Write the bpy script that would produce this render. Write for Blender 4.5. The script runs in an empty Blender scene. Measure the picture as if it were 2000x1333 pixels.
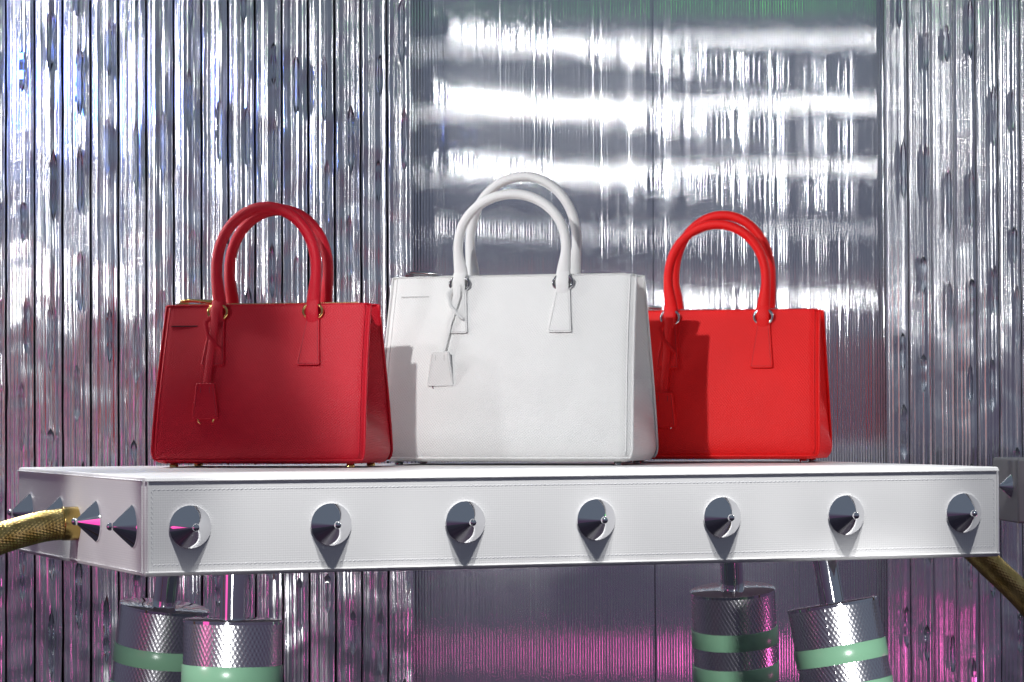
import bpy, math, random
from mathutils import Vector, Matrix
R = math.radians
random.seed(7)
scene = bpy.context.scene
col = scene.collection

# ------------------------------------------------------------------ camera
F = 6010.0                      # focal length in photo pixels (2000 wide)
CAMZ = 0.0867                   # eye height above the table top
cam_d = bpy.data.cameras.new('camera')
cam = bpy.data.objects.new('camera', cam_d); col.objects.link(cam)
cam_d.sensor_width = 36.0; cam_d.lens = F / 2000 * 36
cam_d.clip_start = 0.05; cam_d.clip_end = 100
cam.location = (0, 0, CAMZ)
cam.rotation_euler = (Matrix.Rotation(R(90 + 1.263), 3, 'X') @ Matrix.Rotation(R(-0.23), 3, 'Z')).to_euler()
scene.camera = cam

def px(x, z_depth, y=None):
    """photo pixel x (and y) at a given depth -> world X (and Z)"""
    X = (x - 1000) / F * z_depth
    if y is None: return X
    return X, CAMZ - (y - (808.5 - 0.004 * (x + 1319))) / F * z_depth

# ------------------------------------------------------------------ world (dim interior light)
w = bpy.data.worlds.new('World'); scene.world = w; w.use_nodes = True
nt = w.node_tree; nt.nodes.clear()
out = nt.nodes.new('ShaderNodeOutputWorld'); bg = nt.nodes.new('ShaderNodeBackground')
tc = nt.nodes.new('ShaderNodeTexCoord'); sx = nt.nodes.new('ShaderNodeSeparateXYZ')
mr = nt.nodes.new('ShaderNodeMapRange'); cr = nt.nodes.new('ShaderNodeValToRGB')
mr.inputs['From Min'].default_value = -0.12; mr.inputs['From Max'].default_value = 0.14
cr.color_ramp.elements[0].color = (0.068, 0.046, 0.086, 1)
cr.color_ramp.elements[1].color = (0.120, 0.145, 0.190, 1)
nt.links.new(tc.outputs['Generated'], sx.inputs[0]); nt.links.new(sx.outputs['Z'], mr.inputs['Value'])
nt.links.new(mr.outputs[0], cr.inputs[0]); nt.links.new(cr.outputs[0], bg.inputs['Color'])
bg.inputs['Strength'].default_value = 1.0
nt.links.new(bg.outputs[0], out.inputs['Surface'])

# ------------------------------------------------------------------ lamps of the display window, plus added fill spots
TH = R(21.1)                    # the table and the backdrop are turned by this much
CT, ST = math.cos(TH), math.sin(TH)
WALL0 = Vector((-0.18, 5.60))   # backdrop passes through here (photo x = 820)
def wall_pt(u, out_=0.0):       # u metres along the backdrop, out_ metres in front of it
    return Vector((WALL0.x + u * CT + out_ * ST, WALL0.y + u * ST - out_ * CT))
def point_lamp(name, loc, power, radius, color=(1, 1, 1)):
    d = bpy.data.lights.new(name, 'POINT'); d.energy = power; d.shadow_soft_size = radius; d.color = color
    o = bpy.data.objects.new(name, d); col.objects.link(o); o.location = loc; return o
def spot_lamp(name, loc, target, power, radius, angle, blend, color=(1, 1, 1)):
    d = bpy.data.lights.new(name, 'SPOT'); d.energy = power; d.shadow_soft_size = radius; d.color = color
    d.spot_size = R(angle); d.spot_blend = blend
    o = bpy.data.objects.new(name, d); col.objects.link(o); o.location = loc
    o.rotation_euler = (Vector(target) - Vector(loc)).to_track_quat('-Z', 'Y').to_euler(); return o
rows = [(0.83, 2.0), (0.685, 3.0), (0.54, 2.2), (0.40, 0.5), (0.245, 2.4)]
for h, p in rows:               # two upright rails of small lamps beside the backdrop
    a = wall_pt(-0.92, 0.50); point_lamp('rail_lamp', (a.x, a.y, h + CAMZ), p * 1.7, 0.018)
    b = wall_pt(1.15, 0.98); point_lamp('rail_lamp', (b.x, b.y, h + CAMZ), p, 0.019)
a = wall_pt(-0.95, 0.42); b = wall_pt(-0.70, 0.0); spot_lamp('blue_lamp', (a.x, a.y, 0.70), (b.x, b.y, 0.60), 16.0, 0.022, 75, 0.5, (0.04, 0.18, 1))
b = wall_pt(1.15, 0.98); point_lamp('magenta_lamp', (b.x, b.y, -0.47), 1.3, 0.05, (1, 0.14, 0.55))
point_lamp('magenta_lamp', (-1.25, 3.7, -0.10), 2.0, 0.19, (1, 0.06, 0.40))
point_lamp('green_lamp', (b.x, b.y, 1.0), 0.16, 0.03, (0.1, 1, 0.1))
spot_lamp('key_spot', (-0.74, 3.38, 0.98), (0.20, 4.76, 0.17), 84, 0.02, 33, 0.5)
spot_lamp('side_spot', (-1.35, 3.95, 0.75), (0.15, 4.72, 0.20), 11, 0.03, 30, 0.5, (0.95, 0.97, 1))
for u in (0.10, 0.37, 0.64, 0.91, 1.18):     # ceiling spots along the front of the table
    bx, by = -0.48 + u * CT, 4.008 + u * ST
    spot_lamp('ceiling_spot', (bx + 0.72 * ST - 0.04, by - 0.72 * CT, 1.62), (bx, by, -0.11), 122, 0.02, 21, 0.6)
spot_lamp('right_spot', (1.45, 4.3, 0.75), (0.50, 4.9, 0.10), 14, 0.03, 15, 0.5)
spot_lamp('leg_fill', (-0.55, 3.1, -0.17), (-0.42, 4.45, -0.38), 30, 0.06, 23, 0.6)  # unseen fill light added to brighten the left legs
spot_lamp('leg_fill', (0.75, 3.35, -0.17), (0.42, 4.75, -0.36), 55, 0.06, 23, 0.6)  # second added fill, low in front, for the right legs
spot_lamp('table_end_fill', (-1.75, 3.55, 0.35), (-0.58, 4.22, -0.07), 36, 0.03, 20, 0.6)  # fill light added to lift the table's left end face

scene.render.engine = 'CYCLES'
scene.cycles.sample_clamp_indirect = 6.0
scene.cycles.max_bounces = 8
vs = scene.view_settings
vs.view_transform = 'Standard'; vs.look = 'None'; vs.exposure = 0.0; vs.gamma = 1.0; vs.use_curve_mapping = False

# ------------------------------------------------------------------ materials
def new_mat(name, color, rough=0.5, metal=0.0, **kw):
    m = bpy.data.materials.new(name); m.use_nodes = True
    b = m.node_tree.nodes['Principled BSDF']
    b.inputs['Base Color'].default_value = (*color, 1); b.inputs['Roughness'].default_value = rough
    b.inputs['Metallic'].default_value = metal
    for k, v in kw.items(): b.inputs[k].default_value = v
    return m
def add_bump(m, kind, scale, strength, dist=0.001, rots=((0, 0, 0),), stretch=(1, 1, 1)):
    n = m.node_tree; b = n.nodes['Principled BSDF']
    tcn = n.nodes.new('ShaderNodeTexCoord'); prev = None
    for r in rots:
        mp = n.nodes.new('ShaderNodeMapping'); mp.inputs['Rotation'].default_value = r; mp.inputs['Scale'].default_value = stretch
        n.links.new(tcn.outputs['Object'], mp.inputs[0])
        if kind == 'wave':
            t = n.nodes.new('ShaderNodeTexWave'); t.inputs['Scale'].default_value = scale; t.inputs['Distortion'].default_value = 1.2
            t.inputs['Detail'].default_value = 1.0; t.inputs['Detail Scale'].default_value = 3.0; o = t.outputs['Fac']
        else:
            t = n.nodes.new('ShaderNodeTexNoise'); t.inputs['Scale'].default_value = scale; t.inputs['Detail'].default_value = 4; o = t.outputs['Fac']
        n.links.new(mp.outputs[0], t.inputs['Vector'])
        bp = n.nodes.new('ShaderNodeBump'); bp.inputs['Strength'].default_value = strength; bp.inputs['Distance'].default_value = dist
        n.links.new(o, bp.inputs['Height'])
        if prev: n.links.new(prev.outputs[0], bp.inputs['Normal'])
        prev = bp
    n.links.new(prev.outputs[0], b.inputs['Normal'])
def vary(m, c1, c2, scale):
    n = m.node_tree; b = n.nodes['Principled BSDF']
    tcn = n.nodes.new('ShaderNodeTexCoord'); t = n.nodes.new('ShaderNodeTexNoise'); t.inputs['Scale'].default_value = scale; t.inputs['Detail'].default_value = 5
    r = n.nodes.new('ShaderNodeValToRGB'); r.color_ramp.elements[0].color = (*c1, 1); r.color_ramp.elements[1].color = (*c2, 1)
    r.color_ramp.elements[0].position = 0.35; r.color_ramp.elements[1].position = 0.65
    n.links.new(tcn.outputs['Object'], t.inputs['Vector']); n.links.new(t.outputs['Fac'], r.inputs[0]); n.links.new(r.outputs[0], b.inputs['Base Color'])
def leather(name, c, rough=0.42):
    m = new_mat(name, c, rough, **{'Specular IOR Level': 0.28}); vary(m, tuple(x * 0.97 for x in c), tuple(min(1, x * 1.02) for x in c), 14)
    add_bump(m, 'wave', 95, 0.40, 0.0006, ((0, R(38), 0), (0, R(-52), 0))); return m
M = {}
M['crimson'] = leather('crimson_leather', (0.52, 0.006, 0.020), 0.44)
M['scarlet'] = leather('scarlet_leather', (0.86, 0.010, 0.010), 0.46)
M['white'] = leather('white_leather', (0.69, 0.687, 0.675), 0.45)
M['white_inner'] = new_mat('white_lining', (0.7, 0.69, 0.67), 0.6)
M['table'] = new_mat('table_leather', (0.83, 0.825, 0.815), 0.42)
add_bump(M['table'], 'wave', 100, 0.10, 0.0005, ((0, 0, 0), (0, R(90), 0)))
M['thread'] = new_mat('thread', (0.80, 0.80, 0.81), 0.6)
M['crimson_thread'] = new_mat('crimson_thread', (0.30, 0.006, 0.02), 0.6)
M['scarlet_thread'] = new_mat('scarlet_thread', (0.50, 0.008, 0.012), 0.6)
M['grey_thread'] = new_mat('grey_thread', (0.50, 0.50, 0.49), 0.6)
M['dark_slot'] = new_mat('dark_slot', (0.03, 0.02, 0.02), 0.6)
M['gold'] = new_mat('gold', (0.95, 0.62, 0.22), 0.16, 1)
M['gunmetal'] = new_mat('gunmetal', (0.42, 0.42, 0.43), 0.16, 1)
M['steel'] = new_mat('steel', (0.70, 0.70, 0.70), 0.15, 1)
M['chrome'] = new_mat('chrome', (0.86, 0.86, 0.88), 0.03, 1)
M['chrome_rod'] = new_mat('chrome_rod', (0.85, 0.85, 0.87), 0.06, 1)
M['knurl'] = new_mat('knurled_aluminium', (0.88, 0.88, 0.90), 0.25, 1)
M['green'] = new_mat('green_plastic', (0.30, 0.60, 0.38), 0.25)
M['brass'] = new_mat('brass_braid', (0.62, 0.42, 0.13), 0.26, 1); vary(M['brass'], (0.52, 0.35, 0.10), (0.86, 0.64, 0.25), 60)
M['brass_cap'] = new_mat('brass_ferrule', (0.55, 0.40, 0.13), 0.22, 1)
M['mirror'] = new_mat('fluted_silver', (0.90, 0.91, 0.93), 0.085, 1)
M['strip'] = new_mat('strip_silver', (0.92, 0.92, 0.94), 0.20, 1)
add_bump(M['strip'], 'noise', 60, 0.10, 0.002, stretch=(3, 1, 1))
M['crystal'] = new_mat('crystal', (0.80, 0.83, 0.87), 0.02, 0.0, **{'Transmission Weight': 1.0, 'IOR': 1.6})
M['shaded_grey_cover'] = new_mat('shaded_grey_cover', (0.20, 0.20, 0.21), 0.5)  # second table's cover, its shade put into the base colour
M['backing'] = new_mat('dark_backing', (0.03, 0.03, 0.04), 0.5)
M['floor'] = new_mat('dark_floor', (0.05, 0.04, 0.06), 0.35); vary(M['floor'], (0.04, 0.03, 0.05), (0.07, 0.055, 0.08), 6)

# ------------------------------------------------------------------ mesh helpers
class MB:
    def __init__(s): s.v = []; s.f = []
    def add(s, vs, fs):
        k = len(s.v); s.v += [tuple(p) for p in vs]; s.f += [tuple(i + k for i in f) for f in fs]; return s
    def box(s, c, size, rot=None):
        hx, hy, hz = size[0] / 2, size[1] / 2, size[2] / 2
        vs = [Vector((x, y, z)) for x in (-hx, hx) for y in (-hy, hy) for z in (-hz, hz)]
        if rot is not None: vs = [rot @ p for p in vs]
        vs = [p + Vector(c) for p in vs]
        return s.add(vs, [(0, 1, 3, 2), (4, 6, 7, 5), (0, 4, 5, 1), (2, 3, 7, 6), (0, 2, 6, 4), (1, 5, 7, 3)])
    def grid(s, fn, nu, nv, flip=False):
        vs = [fn(i / nu, j / nv) for j in range(nv + 1) for i in range(nu + 1)]
        fs = []
        for j in range(nv):
            for i in range(nu):
                a = j * (nu + 1) + i; q = (a, a + 1, a + nu + 2, a + nu + 1)
                fs.append(q[::-1] if flip else q)
        return s.add(vs, fs)
    def tube(s, pts, rad, n=12, closed=False, up=None, cap=True):
        """sweep; rad: number or fn(t)->(ra, rb)"""
        pts = [Vector(p) for p in pts]; m = len(pts)
        tang = []
        for i in range(m):
            a = pts[(i - 1) % m] if (closed or i > 0) else pts[i]; b = pts[(i + 1) % m] if (closed or i < m - 1) else pts[i]
            tang.append((b - a).normalized())
        nrm = Vector(up) if up else (Vector((0, 0, 1)) if abs(tang[0].z) < 0.9 else Vector((0, 1, 0)))
        nrm = (nrm - tang[0] * nrm.dot(tang[0])).normalized(); vs = []
        for i in range(m):
            nrm = (nrm - tang[i] * nrm.dot(tang[i])).normalized(); bi = tang[i].cross(nrm)
            r = rad(i / (m - 1)) if callable(rad) else rad
            ra, rb = r if isinstance(r, tuple) else (r, r)
            for k in range(n):
                t = 2 * math.pi * k / n; vs.append(pts[i] + nrm * (ra * math.cos(t)) + bi * (rb * math.sin(t)))
        fs = []
        for i in range(m if closed else m - 1):
            for k in range(n):
                a = i * n + k; b = i * n + (k + 1) % n; c = ((i + 1) % m) * n + (k + 1) % n; d = ((i + 1) % m) * n + k
                fs.append((a, b, c, d))
        if not closed and cap: fs += [tuple(range(n))[::-1], tuple((m - 1) * n + k for k in range(n))]
        return s.add(vs, fs)
    def lathe(s, prof, n=32, M4=None):
        """prof: (r, z) list, closed to the axis"""
        vs = []; fs = []
        for r, z in prof:
            for k in range(n):
                t = 2 * math.pi * k / n; vs.append(Vector((r * math.cos(t), r * math.sin(t), z)))
        for i in range(len(prof) - 1):
            for k in range(n): fs.append((i * n + k, i * n + (k + 1) % n, (i + 1) * n + (k + 1) % n, (i + 1) * n + k))
        fs += [tuple(range(n))[::-1], tuple((len(prof) - 1) * n + k for k in range(n))]
        if M4 is not None: vs = [M4 @ p for p in vs]
        return s.add(vs, fs)
    def prism(s, outline, y0, y1, fn=None):
        """outline (x,z) polygon extruded from y0 to y1"""
        n = len(outline); f = fn or (lambda x, y, z: (x, y, z))
        vs = [f(x, y0, z) for x, z in outline] + [f(x, y1, z) for x, z in outline]
        fs = [tuple(range(n)), tuple(range(2 * n - 1, n - 1, -1))] + [(i, i + n, (i + 1) % n + n, (i + 1) % n) for i in range(n)]
        return s.add(vs, fs)
    def build(s, name, mat, parent=None, smooth=True, angle=40, kind=None, bevel=0):
        me = bpy.data.meshes.new(name); me.from_pydata(s.v, [], s.f); me.validate(); me.update()
        import bmesh
        bm = bmesh.new(); bm.from_mesh(me); bmesh.ops.recalc_face_normals(bm, faces=bm.faces)
        for e in bm.edges:
            e.smooth = not (len(e.link_faces) == 2 and e.calc_face_angle(0) > R(angle))
        for f in bm.faces: f.smooth = smooth
        bm.to_mesh(me); bm.free()
        me.materials.append(M[mat]); o = bpy.data.objects.new(name, me); col.objects.link(o)
        if parent: o.parent = parent
        if kind: o['kind'] = kind
        if bevel:
            b = o.modifiers.new('bevel', 'BEVEL'); b.width = bevel; b.segments = 3; b.limit_method = 'ANGLE'; b.angle_limit = R(40)
        return o
def thing(name, label, cat, loc=(0, 0, 0), rotz=0, group=None):
    o = bpy.data.objects.new(name, None); col.objects.link(o); o.empty_display_size = 0.05
    o.location = loc; o.rotation_euler = (0, 0, rotz); tag(o, label, cat, group); return o
def tag(o, label, cat, group=None):
    o['label'] = label; o['category'] = cat
    if group: o['group'] = group
def lerp(a, b, t): return a + (b - a) * t
def sstep(a, b, x):
    t = max(0, min(1, (x - a) / (b - a))); return t * t * (3 - 2 * t)
def round_poly(pts, r, n=4):
    out_ = []
    m = len(pts)
    for i in range(m):
        p, a, b = Vector(pts[i]), Vector(pts[i - 1]), Vector(pts[(i + 1) % m])
        d1 = (a - p).normalized(); d2 = (b - p).normalized()
        s_, e_ = p + d1 * r, p + d2 * r
        for k in range(n + 1):
            t = k / n; out_.append(tuple((s_ * (1 - t) ** 2 + p * 2 * t * (1 - t) + e_ * t * t)))
    return out_
def dashes(mb, pts, step, ln, wd, th, slant=0.0, nrm=Vector((0, -1, 0))):
    """short stitches along a polyline"""
    for a, b in zip(pts[:-1], pts[1:]):
        a, b = Vector(a), Vector(b); d = b - a; L = d.length
        if L < step: continue
        d.normalize(); side = nrm.cross(d).normalized(); n = int(L / step)
        for k in range(n):
            c = a + d * ((k + 0.5) * L / n); dd = (d + side * slant).normalized(); sd = nrm.cross(dd).normalized()
            rot = Matrix((dd, sd, nrm)).transposed(); mb.box(c, (ln, wd, th), rot)

# ------------------------------------------------------------------ floor
fl = MB(); fl.box((0.1, 4.3, -0.96), (6.0, 4.6, 0.02)); o = fl.build('floor', 'floor'); o['kind'] = 'structure'

# ------------------------------------------------------------------ backdrop
def wall_empty(name, label, cat, out_):
    p = wall_pt(0, out_); return thing(name, label, cat, (p.x, p.y, 0), TH)
ZB, ZT = -0.955, 1.15
def fluted(u0, u1, pitch, amp, tilt, wob, seed, rows=36, per=10):
    rnd = random.Random(seed); n = int((u1 - u0) / pitch); mb = MB()
    prm = [(rnd.gauss(0, tilt), rnd.gauss(0, wob), rnd.uniform(6, 30), rnd.uniform(0, 6.28), rnd.uniform(0.9, 1.1)) for _ in range(n + 1)]
    def fn(u, v):
        i = min(int(u * n), n - 1); t = u * n - i
        x = u0 + (u1 - u0) * u; z = lerp(ZB, ZT, v)
        c, wv, k, ph, s = prm[i]; c2, wv2, k2, ph2, _ = prm[min(i + 1, n)]
        edge = 0.5 * (1 - math.cos(2 * math.pi * t))
        y = -amp * s * edge + lerp(c, c2, t) * (z - 0.1) + lerp(wv * math.sin(k * z + ph), wv2 * math.sin(k2 * z + ph2), t) * 0.05
        return (x, y, z)
    mb.grid(fn, n * per, rows); return mb
fp = wall_empty('fluted_panel', 'silvery fluted panel streaked with light behind the white bag', 'panel', 0.0)
fluted(-0.015, 0.478, 0.0056, 0.0023, 0.0004, 0.0007, 1).build('sheet', 'mirror', fp, angle=75)
fluted(0.4788, 1.36, 0.0056, 0.0023, 0.0004, 0.0007, 2).build('sheet', 'mirror', fp, angle=75)
sm = MB(); sm.box((0.4784, 0.0025, (ZB + ZT) / 2), (0.0022, 0.003, ZT - ZB)); sm.build('joint_strip', 'steel', fp)
bk = MB(); bk.box((0.24, 0.02, (ZB + ZT) / 2), (2.6, 0.02, ZT - ZB)); bk.build('backing_board', 'backing', fp)

def strip_mesh(wd, seed, rough=1.0):
    rnd = random.Random(seed); mb = MB()
    comps = [(rnd.uniform(0.0003, 0.0009), rnd.uniform(250, 1000), rnd.uniform(0, 6.28)) for _ in range(5)]
    zc = [(rnd.uniform(0.3, 1.0) * 0.036 * rough / k, k, rnd.uniform(0, 6.28), rnd.uniform(-90, 90)) for k in (22, 41, 75, 130, 210)]
    def fn(u, v):
        x = (u - 0.5) * wd; z = lerp(ZB, ZT, v); e = abs(u - 0.5) * 2
        y = 0.007 * max(0, (e - 0.86) / 0.14) ** 2
        for a, k, p in comps: y += a * math.sin(k * x + p) * 0.9
        for a, k, p, q in zc: y += a * math.sin(k * z + p + q * x)
        return (x, y, z)
    mb.grid(fn, 44, 230); return mb
def crystal_mesh(L, r, seed):
    rnd = random.Random(seed); prof = [(0.0004, 0)]
    n = 9
    for i in range(1, n):
        t = i / n; e = min(1, t / 0.16, (1 - t) / 0.13)
        prof.append((r * e * (0.72 + 0.28 * rnd.random()), L * t))
    prof.append((0.0004, L)); return MB().lathe(prof, 6)
cr_meshes = []
for k in range(10):
    o = crystal_mesh(random.uniform(0.07, 0.16), random.uniform(0.0060, 0.0085), k).build('crystal', 'crystal', None, angle=25)
    cr_meshes.append(o.data); bpy.data.objects.remove(o)
def screen(name, label, u0, count, pitch, out_, seed, rough):
    root = wall_empty(name, label, 'screen', out_); rnd = random.Random(seed)
    for i in range(count):
        s = strip_mesh(pitch - 0.0022, seed * 100 + i, rough).build('strip', 'strip', root, angle=80)
        s.location = (u0 + (i + 0.5) * pitch, 0, 0)
        z = -0.62 + rnd.uniform(0, 0.12)
        while z < 0.95:
            me = rnd.choice(cr_meshes); c = bpy.data.objects.new('crystal', me); col.objects.link(c); c.parent = s
            c.location = (rnd.uniform(-0.006, 0.006), -0.018, z); c.rotation_euler = (0, 0, rnd.uniform(0, 1))
            z += 0.17 + rnd.choice((0.0, 0.02, 0.09, 0.16))
    return root
screen('crystal_screen', 'silver screen of upright strips and crystal drops behind the dark red bag', -1.0, 20, 0.0496, 0.03, 3, 1.0)
screen('crystal_screen', 'silver screen of upright strips and crystal drops beyond the scarlet bag', 0.955, 8, 0.0496, 0.03, 5, 0.55)

# ------------------------------------------------------------------ table
Z0 = 4.008
TW, TD, THT = 1.272, 0.777, 0.130
tx = px(280, Z0)
table = thing('display_table', 'white leather covered display table with chrome cone studs', 'table', (tx, Z0, 0), TH)
# local: x along the front, y to the back, z = 0 at the top
tb = MB(); tb.box((TW / 2, TD / 2, -THT / 2), (TW, TD, THT)); tb.build('slab', 'table', table, bevel=0.004)
pp = MB()
e = 0.0012
for z in (-0.0055, -THT + 0.005):
    pp.tube([(0.002, -e, z), (TW - 0.002, -e, z)], 0.0011, 6); pp.tube([(-e, 0.002, z), (-e, TD - 0.002, z)], 0.0011, 6)
for x in (0.005, TW - 0.005): pp.tube([(x, -e, -0.006), (x, -e, -THT + 0.006)], 0.0012, 6)
pp.tube([(-e, 0.005, -0.006), (-e, 0.005, -THT + 0.006)], 0.0012, 6)
pp.build('piping', 'table', table)
st = MB()
i0, i1, zt, zb = 0.011, TW - 0.010, -0.017, -THT + 0.015
dashes(st, [(i0, -0.0002, zt), (i1, -0.0002, zt)], 0.0062, 0.0040, 0.0009, 0.0004, 0.45)
dashes(st, [(i0, -0.0002, zb), (i1, -0.0002, zb)], 0.0062, 0.0040, 0.0009, 0.0004, 0.45)
dashes(st, [(i0, -0.0002, zb), (i0, -0.0002, zt)], 0.0062, 0.0040, 0.0009, 0.0004, 0.45)
dashes(st, [(i1, -0.0002, zb), (i1, -0.0002, zt)], 0.0062, 0.0040, 0.0009, 0.0004, 0.45)
st.build('stitching', 'thread', table, kind='stuff')
RS, HS = 0.0282, 0.029
sp = [(RS * 0.9, -0.001), (RS, 0.0), (RS, 0.0025), (RS - 0.001, 0.0035)]
for k in range(1, 9): sp.append((lerp(RS - 0.001, 0.0042, k / 8), lerp(0.0035, HS - 0.001, k / 8)))
for k in range(0, 8):
    t = lerp(-0.9, 1.5, k / 7); sp.append((max(0.0003, 0.0052 * math.cos(t)), HS + 0.002 + 0.0052 * math.sin(t)))
stud0 = MB().lathe(sp, 48).build('stud', 'chrome', table, angle=30)
stud_me = stud0.data; first = True
def stud(loc, rot):
    global first
    if first: o = stud0; first = False
    else: o = bpy.data.objects.new('stud', stud_me); col.objects.link(o); o.parent = table
    o.location = loc; o.rotation_euler = rot
# front studs: photo x positions -> distance along the front edge
for xp in (370, 645, 907, 1162, 1408, 1650, 1879):
    k = (xp - 1000) / F; u = (k * Z0 - tx) / (CT - k * ST); stud((u, 0, -0.066), (R(90), 0, 0))
for xp in (60, 119, 189, 260):
    k = (xp - 1000) / F; d = (tx - k * Z0) / (ST + k * CT); stud((0, d, -0.066), (0, R(-90), 0))

def knurled(L, rad, per_n, rows):
    mb = MB(); n = per_n * 4
    def fn(u, v):
        a = 2 * math.pi * u; z = -L * v; q = u * per_n; p = v * rows
        h = abs(math.sin(math.pi * (q + p / 2))) * abs(math.sin(math.pi * (q - p / 2)))
        r = rad + 0.0011 * (h - 0.5); return (r * math.cos(a), r * math.sin(a), z)
    mb.grid(fn, n, int(rows * 2)); return mb
leg_me = {}
def leg(xp, yp, zd, axis, zroot):
    """cylinder whose top centre is at photo (xp, yp) at depth zd; axis points downwards"""
    X, Zt = px(xp, zd, yp); ax = Vector(axis).normalized(); top = Vector((X, zd, Zt))
    q = (-ax).to_track_quat('Z', 'Y'); RL = 0.0675
    o = knurled(0.30, RL, 66, 52).build('leg', 'knurl', None, angle=180)
    o.parent = table
    inv = Matrix.Translation((tx, Z0, 0)) @ Matrix.Rotation(TH, 4, 'Z')
    o.matrix_local = inv.inverted() @ (Matrix.Translation(top) @ q.to_matrix().to_4x4())
    cp = MB(); cp.lathe([(RL - 0.006, -0.004), (RL + 0.0012, -0.003), (RL + 0.0012, 0.001), (RL - 0.001, 0.0022), (0.02, 0.0024)], 64); cp.build('end_cap', 'chrome_rod', o, angle=30)
    for b0, b1 in ((0.060, 0.087), (0.118, 0.145), (0.176, 0.203), (0.234, 0.261)):
        b = MB(); b.lathe([(RL - 0.004, -b1), (RL + 0.0016, -b1), (RL + 0.0022, -b1 + 0.001), (RL + 0.0022, -b0 - 0.001), (RL + 0.0016, -b0), (RL - 0.004, -b0)], 64); b.build('band', 'green', o, angle=50)
    rl = (-THT + 0.002 - top.z) / (-ax.z) if ax.z else 0.1
    rd = MB(); rd.lathe([(0.0185, 0.0), (0.0185, abs(rl))], 40); rd.build('rod', 'chrome_rod', o, angle=30)
    low = (top.z - (-0.95)) / (-ax.z)
    sh = MB(); sh.lathe([(0.064, -low + 0.012), (0.064, -0.299)], 48); sh.build('shaft', 'chrome_rod', o, angle=30)
leg(320, 1185, 4.70, (-0.12, 0.07, -1), 0)
leg(454, 1212, 4.25, (-0.02, -0.02, -1), 0)
leg(1428, 1153, 4.95, (0.05, 0.13, -1), 0)
leg(1623, 1180, 4.62, (0.165, -0.05, -1), 0)

# ------------------------------------------------------------------ braided hoses
def braid(pts, rad, per_n, pitch):
    pts = [Vector(p) for p in pts]
    # resample a Catmull-Rom curve finely
    fine = []
    P = [pts[0] * 2 - pts[1]] + pts + [pts[-1] * 2 - pts[-2]]
    for i in range(1, len(P) - 2):
        for k in range(60):
            t = k / 60; a, b, c, d = P[i - 1], P[i], P[i + 1], P[i + 2]
            fine.append(0.5 * ((2 * b) + (c - a) * t + (2 * a - 5 * b + 4 * c - d) * t * t + (3 * b - a - 3 * c + d) * t ** 3))
    fine.append(pts[-1]); L = [0]
    for a, b in zip(fine[:-1], fine[1:]): L.append(L[-1] + (b - a).length)
    N = int(L[-1] / (pitch / 4)); path = []; j = 0
    for i in range(N + 1):
        s = L[-1] * i / N
        while j < len(L) - 2 and L[j + 1] < s: j += 1
        path.append(fine[j].lerp(fine[j + 1], (s - L[j]) / max(1e-9, L[j + 1] - L[j])))
    n = per_n * 4; vs = []; fs = []; up = Vector((0.1, 0.2, 1)); nrm = None
    for i, p in enumerate(path):
        tg = (path[min(i + 1, N)] - path[max(i - 1, 0)]).normalized(); nrm = (up if nrm is None else nrm); nrm = (nrm - tg * nrm.dot(tg)).normalized(); bi = tg.cross(nrm)
        s = L[-1] * i / N / pitch
        for k in range(n):
            u = k / n; a = 2 * math.pi * u
            h = abs(math.sin(math.pi * (u * per_n + s / 2))) * abs(math.sin(math.pi * (u * per_n - s / 2)))
            r = rad + 0.0011 * (h - 0.4); vs.append(p + nrm * r * math.cos(a) + bi * r * math.sin(a))
    for i in range(N):
        for k in range(n): fs.append((i * n + k, i * n + (k + 1) % n, (i + 1) * n + (k + 1) % n, (i + 1) * n + k))
    return MB().add(vs, fs), path
def table_side(d, z): return Vector((tx - ST * d, Z0 + CT * d, z))
k = (150 - 1000) / F; dh = (tx - k * Z0) / (ST + k * CT)
h0 = table_side(dh, -0.073); nl = Vector((-CT, -ST, 0))
pts = [h0 + nl * 0.012, h0 + nl * 0.06 + Vector((0, 0, -0.006)), h0 + nl * 0.13 + Vector((-0.005, -0.01, -0.030)), h0 + nl * 0.21 + Vector((-0.02, -0.02, -0.085)), h0 + nl * 0.25 + Vector((-0.03, -0.03, -0.20)), h0 + nl * 0.25 + Vector((-0.04, -0.03, -0.885))]
hose = thing('braided_hose', 'gold braided hose curving away from the studded short side of the table', 'hose', h0)
mb, path = braid([p - h0 for p in pts], 0.0215, 30, 0.0052); mb.build('braid', 'brass', hose, angle=180)
fe = MB(); fe.tube([nl * -0.001, nl * 0.004, nl * 0.022], lambda t: 0.0240, 32); fe.build('ferrule', 'brass_cap', hose, angle=40, bevel=0.001)
# second hose on the far short side
r0 = Vector((tx + CT * TW - ST * 0.30, Z0 + ST * TW + CT * 0.30, -0.085)); nr = Vector((CT, ST, 0))
X1, Z1 = px(1950, r0.y, 1110); X2, Z2 = px(2010, r0.y - 0.02, 1165)
r0 = Vector((tx + CT * TW - ST * 0.22, Z0 + ST * TW + CT * 0.22, -0.09))
pts = [r0 + nr * 0.01, r0 + nr * 0.05 + Vector((0, 0, -0.016)), r0 + nr * 0.11 + Vector((0, 0, -0.065)), r0 + nr * 0.20 + Vector((0, 0, -0.155)), r0 + nr * 0.26 + Vector((0, 0, -0.30)), r0 + nr * 0.27 + Vector((0, 0, -0.855))]
hose = thing('braided_hose', 'gold braided hose hanging from the table end beside the scarlet bag', 'hose', r0)
mb, path = braid([p - r0 for p in pts], 0.0195, 28, 0.0052); mb.build('braid', 'brass', hose, angle=180)
fe = MB(); fe.tube([nr * -0.001, nr * 0.004, nr * 0.022], lambda t: 0.0225, 32); fe.build('ferrule', 'brass_cap', hose, angle=40, bevel=0.001)

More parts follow.
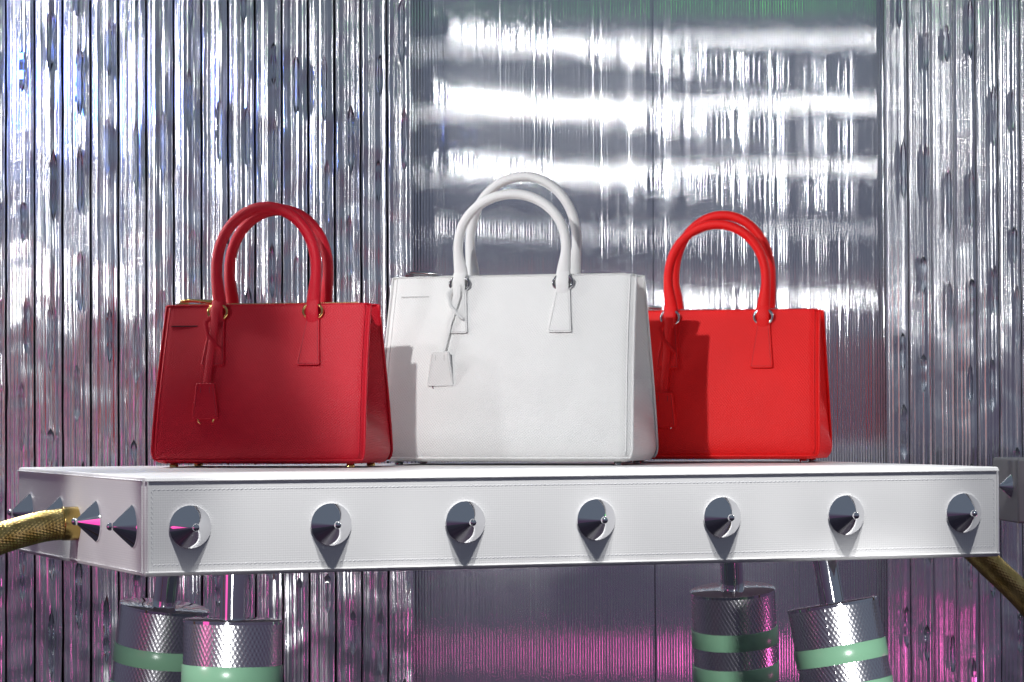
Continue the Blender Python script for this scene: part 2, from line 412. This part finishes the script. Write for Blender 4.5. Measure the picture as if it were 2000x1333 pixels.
# ------------------------------------------------------------------ second table, only its studded edge in view, dimmed through its colour
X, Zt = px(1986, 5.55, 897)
t2 = thing('display_table', 'second studded table beyond the hose, shade put into its grey colour, only its edge in view', 'table', (X, 5.55, 0), R(4))
mb = MB(); mb.box((0.15, 0.10, Zt - 0.058), (0.30, 0.20, 0.116)); mb.build('slab', 'shaded_grey_cover', t2, bevel=0.004)
s2 = bpy.data.objects.new('stud', stud_me); col.objects.link(s2); s2.parent = t2; s2.location = (0, 0.05, Zt - 0.05); s2.rotation_euler = (0, R(-90), 0); s2.scale = (0.75, 0.75, 0.75)
mb = MB(); mb.lathe([(0.03, -0.949), (0.03, Zt - 0.1155)], 32, Matrix.Translation((0.17, 0.1, 0))); mb.build('leg', 'chrome_rod', t2)

# ------------------------------------------------------------------ handbags
def handbag(name, label, loc, yaw, W, H, D, Dt, mat, thread, metal, hs, hh, hh_b, tube_r, tabw, tabh, charm, slot):
    bag = thing(name, label, 'handbag', loc, yaw, 'leather handbags on the table')
    ft = 0.006; hb, ht = W / 2 * 1.035, W / 2
    def hw(z): return lerp(hb, ht, sstep(0, 1, (z - ft) / (H - ft)) * 0.5 + 0.5 * (z - ft) / (H - ft))
    hw0 = hw
    def hw(z):
        k = max(0, (ft + 0.022 - z) / 0.022); return hw0(z) - 0.010 * (1 - math.sqrt(max(0, 1 - k * k)))
    def dep(z):
        t = (z - ft) / (H - ft); return lerp(D / 2, Dt / 2, t ** 1.45)
    def panel(sgn):
        def fn(u, v):
            uu = u * 2 - 1
            if v < 0.12:
                a = (v / 0.12) * math.pi / 2; rr = 0.014; z = ft + rr * (1 - math.cos(a)); inset = rr * (1 - math.sin(a))
            else:
                z = lerp(ft + 0.014, H, (v - 0.12) / 0.88); inset = 0
            t = (z - ft) / (H - ft)
            x = uu * (hw(z) - inset * 0.3)
            bul = 0.007 * math.sin(math.pi * min(1, t * 1.0)) * (1 - uu ** 2) + 0.0035 * math.exp(-((t - 0.12) / 0.1) ** 2) * (1 - uu ** 4)
            y = dep(z) - inset + bul - 0.005 * max(0, (abs(uu) - 0.94) / 0.06) ** 2
            return (x, sgn * y, z)
        return fn
    body = MB(); body.grid(panel(-1), 40, 40).grid(panel(1), 40, 40, True)
    body.build('body', mat, bag, angle=60)
    # folded side gussets
    def gus(sgn):
        def fn(u, v):
            z = ft + 0.001 + (H - 0.004 - ft) * v; t = v; s = u * 2 - 1
            d = dep(z) - 0.004
            if v < 0.08: d -= 0.012 * (1 - math.sin(v / 0.08 * math.pi / 2))
            fold = lerp(-0.009, 0.075, sstep(0.06, 0.7, t)); prof = (1 - abs(s) ** 1.6)
            if fold < 0: prof = 1 - s * s
            x = hw(z) - 0.002 - fold * prof + 0.002 * math.sin(9 * t + 2 * s) * prof
            return (sgn * x, s * d, z)
        return fn
    MB().grid(gus(1), 24, 36).build('gusset', mat, bag, angle=60); MB().grid(gus(-1), 24, 36, True).build('gusset', mat, bag, angle=60)
    b = MB(); b.box((0, 0, ft + 0.004), (2 * hb - 0.02, D - 0.026, 0.006)); b.build('base', mat, bag)
    # piping around both panels
    for sgn in (-1, 1):
        f = panel(sgn); pth = [Vector(f(0.0, v / 30)) for v in range(30, 2, -1)] + [Vector(f(u / 30, 0.07)) for u in range(0, 31)] + [Vector(f(1.0, v / 30)) for v in range(3, 31)]
        pth = [p + Vector((0, sgn * 0.001, 0)) for p in pth]
        pm = MB(); pm.tube(pth, 0.0021, 8); pm.build('piping', mat, bag, angle=180)
    # inner edge seam on the front panel (welt beside the piping)
    for sx_ in (0.022, 0.978):
        f = panel(-1); pm = MB(); pm.tube([Vector(f(sx_, v / 30)) + Vector((0, 0.0006, 0)) for v in range(3, 31)], 0.0013, 6); pm.build('seam', mat, bag, angle=180)
    # top: recessed closing panel, zip and teeth
    tp = MB(); tp.box((0, 0, H - 0.007), (2 * ht - 0.03, Dt - 0.002, 0.004)); tp.build('top_panel', mat, bag)
    for sgn in (-1, 1):
        rim = MB(); rim.tube([(x / 20 * (ht - 0.002), sgn * (Dt / 2 - 0.001), H + 0.0003) for x in range(-20, 21)], lambda t: (0.0012, 0.0022), 8); rim.build('rim', mat, bag, angle=180)
    te = MB(); n = int((2 * ht - 0.03) / 0.0034)
    for k in range(n): te.box((-ht + 0.015 + k * 0.0034, -Dt / 2 + 0.009, H + 0.0016), (0.002, 0.005, 0.003))
    te.build('zip_teeth', metal if metal == 'gold' else ('steel' if mat != 'white' else 'white_inner'), bag, smooth=False)
    pl = MB(); x0 = -ht + 0.022
    pl.tube([(x0 + 0.000, -Dt / 2 + 0.010, H + 0.0068), (x0 + 0.012, -Dt / 2 + 0.008, H + 0.0085), (x0 + 0.050, -Dt / 2 + 0.006, H + 0.0055)], lambda t: (0.0030, 0.0048), 10, up=(0, 0, 1))
    pl.box((x0 + 0.004, -Dt / 2 + 0.010, H + 0.004), (0.014, 0.008, 0.0045)); pl.build('zip_pull', metal, bag, bevel=0.0006)
    # front face y at height z
    def yf(x, z):
        t = (z - ft) / (H - ft); uu = x / hw(z)
        return -(dep(z) + 0.007 * math.sin(math.pi * t) * (1 - uu ** 2))
    for sgn in (-1, 1):                                          # front and back handle
        lean = 0.0; hh_ = hh if sgn < 0 else hh_b
        A = hs / 2 + 0.004; L1 = hh_ * 0.36; yb = sgn * (Dt / 2 + 0.004)
        pth = []
        for k in range(9): t = k / 8; pth.append(Vector((-lerp(hs / 2 - 0.001, A, sstep(0, 1, t)), 0, -0.004 + (L1 + 0.004) * t)))
        for k in range(1, 32): a = math.pi * k / 32; pth.append(Vector((-A * math.cos(a), 0, L1 + (hh_ - L1) * math.sin(a) ** 0.96)))
        for k in range(8, -1, -1): t = k / 8; pth.append(Vector((lerp(hs / 2 - 0.001, A, sstep(0, 1, t)), 0, -0.004 + (L1 + 0.004) * t)))
        rot = Matrix.Rotation(sgn * -lean, 3, 'X')
        pth = [rot @ p + Vector((0, yb, H)) for p in pth]
        def rad(t):
            e = min(t, 1 - t) * len(pth) / 6.0
            return (lerp(0.0062, tube_r, sstep(0.1, 1.0, e)), lerp(tabw * 0.52, tube_r, sstep(0.0, 1.5, e))) if e < 1.5 else (tube_r, tube_r)
        hm = MB(); hm.tube(pth, rad, 16, up=(0, 1, 0)); hd = hm.build('handle', mat, bag, angle=60)
        sm_ = MB(); inner = [p + (Vector((0, yb, H)) + rot @ Vector((0, 0, L1)) - p).normalized() * (tube_r * 0.98) for p in pth[7:-7]]
        sm_.tube(inner, 0.0011, 6); sm_.build('handle_seam', mat, hd, angle=180)
        for sx_ in (-1, 1):
            cx = sx_ * hs / 2; zr = H - 0.011
            def surf(z, off): return sgn * (-yf(cx, z) + off)
            if sgn < 0:
                rg = MB(); rw, rh = tabw * 0.5 + 0.0042, 0.0105
                rg.tube([(cx + rw * math.cos(a) * (abs(math.cos(a)) ** -0.25 if abs(math.cos(a)) > 1e-3 else 1), surf(zr, 0.006), zr + rh * math.sin(a)) for a in [2 * math.pi * k / 28 for k in range(28)]], 0.0024, 10, closed=True, up=(0, 1, 0))
                rg.build('ring', metal, bag, angle=180)
            # loop of leather through the ring
            lp = MB(); lp.tube([(cx, surf(H - 0.002, 0.007), H + 0.006), (cx, surf(zr, 0.0105), zr + 0.004), (cx, surf(zr, 0.0105), zr - 0.005), (cx, surf(zr, 0.0085), zr - 0.016)], lambda t: (0.0020, tabw * 0.46), 12, up=(0, 1, 0)); lp.build('loop', mat, bag, angle=50)
            ol = round_poly([(cx - tabw / 2, H - 0.016), (cx - tabw * 0.88, H - 0.016 - tabh), (cx + tabw * 0.88, H - 0.016 - tabh), (cx + tabw / 2, H - 0.016)], 0.004)
            tbm = MB(); tbm.prism(ol, 0, 0.0042, lambda x, y, z: (x, sgn * (-yf(cx, z) + 0.0045 - y), z)); tab = tbm.build('tab', mat, bag, bevel=0.0009)
            if sgn < 0:
                q = 0.0028; zt_, zb_ = H - 0.022, H - 0.016 - tabh + q
                P = lambda x, z: (x, yf(cx, z) - 0.0047, z)
                sm2 = MB(); dashes(sm2, [P(cx - tabw / 2 + q, zt_), P(cx - tabw * 0.88 + q, zb_), P(cx + tabw * 0.88 - q, zb_), P(cx + tabw / 2 - q, zt_)], 0.0032, 0.0021, 0.0008, 0.0008)
                sm2.build('stitching', thread, tab, kind='stuff')
    # key charm hanging from the first ring
    cx = -hs / 2; dx, ztop, cw0, cw1, ch, ringz = charm
    ccx = cx + dx
    sp_ = [(cx - 0.002, yf(cx, H - .012) - 0.0125, H - 0.012), (cx - 0.001, yf(cx, H - .03) - 0.011, H - 0.03), (lerp(cx, ccx, 0.6), yf(cx, H - .07) - 0.009, lerp(H - 0.012, ztop, 0.6)), (ccx, yf(ccx, ztop) - 0.007, ztop - 0.004)]
    cs = MB(); cs.tube(sp_, lambda t: (0.0012, 0.0062), 10, up=(0, 1, 0)); cs.build('charm_strap', mat, bag, angle=60)
    tl = [(cx - 0.004, yf(cx, H) - 0.010, H - 0.014), (cx - 0.015, yf(cx, H - .03) - 0.012, H - 0.026), (cx - 0.010, yf(cx, H - .04) - 0.014, H - 0.045), (cx + 0.006, yf(cx, H - .06) - 0.0135, H - 0.060), (cx + 0.012, yf(cx, H - .06) - 0.010, H - 0.066)]
    ts = MB(); ts.tube(tl, lambda t: (0.0011, 0.0046 * (1 - 0.5 * t)), 8, up=(0, 1, 0)); ts.build('strap_end', mat, bag, angle=60)
    ol = round_poly([(ccx - cw0 / 2, ztop), (ccx - cw1 / 2, ztop - ch), (ccx + cw1 / 2, ztop - ch), (ccx + cw0 / 2, ztop)], 0.004)
    yc = yf(ccx, ztop - ch / 2)
    cl = MB(); cl.prism(ol, yc - 0.0075, yc - 0.0015); clo = cl.build('charm', mat, bag, bevel=0.0012)
    q = 0.003; yy = yc - 0.0076
    s3 = MB(); dashes(s3, [(ccx - cw0 / 2 + q, yy, ztop - 0.004), (ccx - cw1 / 2 + q, yy, ztop - ch + 0.005)], 0.0032, 0.0021, 0.0008, 0.0008)
    dashes(s3, [(ccx + cw0 / 2 - q, yy, ztop - 0.004), (ccx + cw1 / 2 - q, yy, ztop - ch + 0.005)], 0.0032, 0.0021, 0.0008, 0.0008)
    for s_ in (-1, 1): s3.box((ccx + s_ * cw0 * 0.24, yy, ztop - 0.010), (0.001, 0.001, 0.009))
    s3.build('stitching', thread, clo, kind='stuff')
    rg = MB(); rg.tube([(ccx + 0.0125 * math.cos(a), yc - 0.0045, ztop - ch + 0.002 + 0.0125 * math.sin(a)) for a in [2 * math.pi * k / 32 for k in range(32)]], 0.0016, 8, closed=True, up=(0, 1, 0)); rg.build('key_ring', 'gold' if metal == 'gold' else 'steel', bag, angle=180)
    # small slit near the top corner
    x0, x1, zs = slot
    sl = MB(); sl.box(((x0 + x1) / 2, yf((x0 + x1) / 2, zs) - 0.0003, zs), (x1 - x0, 0.0016, 0.0016)); sl.build('slit', 'dark_slot' if mat != 'white' else 'grey_thread', bag)
    # feet
    for a in (-1, 1):
        for c in (-1, 1):
            fm = MB(); fm.lathe([(0.004, 0.0), (0.0065, 0.001), (0.0065, 0.004), (0.004, 0.0085)], 16, Matrix.Translation((a * (hb - 0.028), c * (D / 2 - 0.026), 0))); fm.build('foot', metal, bag)
    return bag
def bag_loc(xp, zf, D, yaw):   # photo x of the front bottom edge's middle, its depth -> base centre
    X = px(xp, zf); return (X + math.sin(yaw) * D / 2, zf + math.cos(yaw) * D / 2, 0.0)
y0 = R(13); y1 = R(15.5)
handbag('handbag', 'dark red leather handbag with gold hardware, standing in front of the white bag', bag_loc(500, 4.60, 0.165, y0), -y0,
        0.322, 0.2455, 0.165, 0.055, 'crimson', 'crimson_thread', 'gold', 0.150, 0.148, 0.148, 0.0082, 0.021, 0.076,
        (-0.006, 0.127, 0.029, 0.042, 0.054, 0), (-0.149, -0.107, 0.214))
handbag('handbag', 'large white leather handbag with dark grey rings between the two red bags', bag_loc(981, 4.71, 0.180, y1), -y1,
        0.392, 0.292, 0.180, 0.058, 'white', 'grey_thread', 'gunmetal', 0.166, 0.128, 0.160, 0.0072, 0.022, 0.072,
        (-0.020, 0.176, 0.029, 0.044, 0.054, 0), (-0.178, -0.132, 0.262))
y3 = R(13)
handbag('handbag', 'bright scarlet leather handbag with steel rings, partly shaded by the white bag', bag_loc(1391, 4.855, 0.160, y3), -y3,
        0.325, 0.242, 0.160, 0.052, 'scarlet', 'scarlet_thread', 'steel', 0.150, 0.138, 0.156, 0.0071, 0.021, 0.076,
        (-0.004, 0.112, 0.031, 0.040, 0.056, 0), (-0.150, -0.108, 0.212))
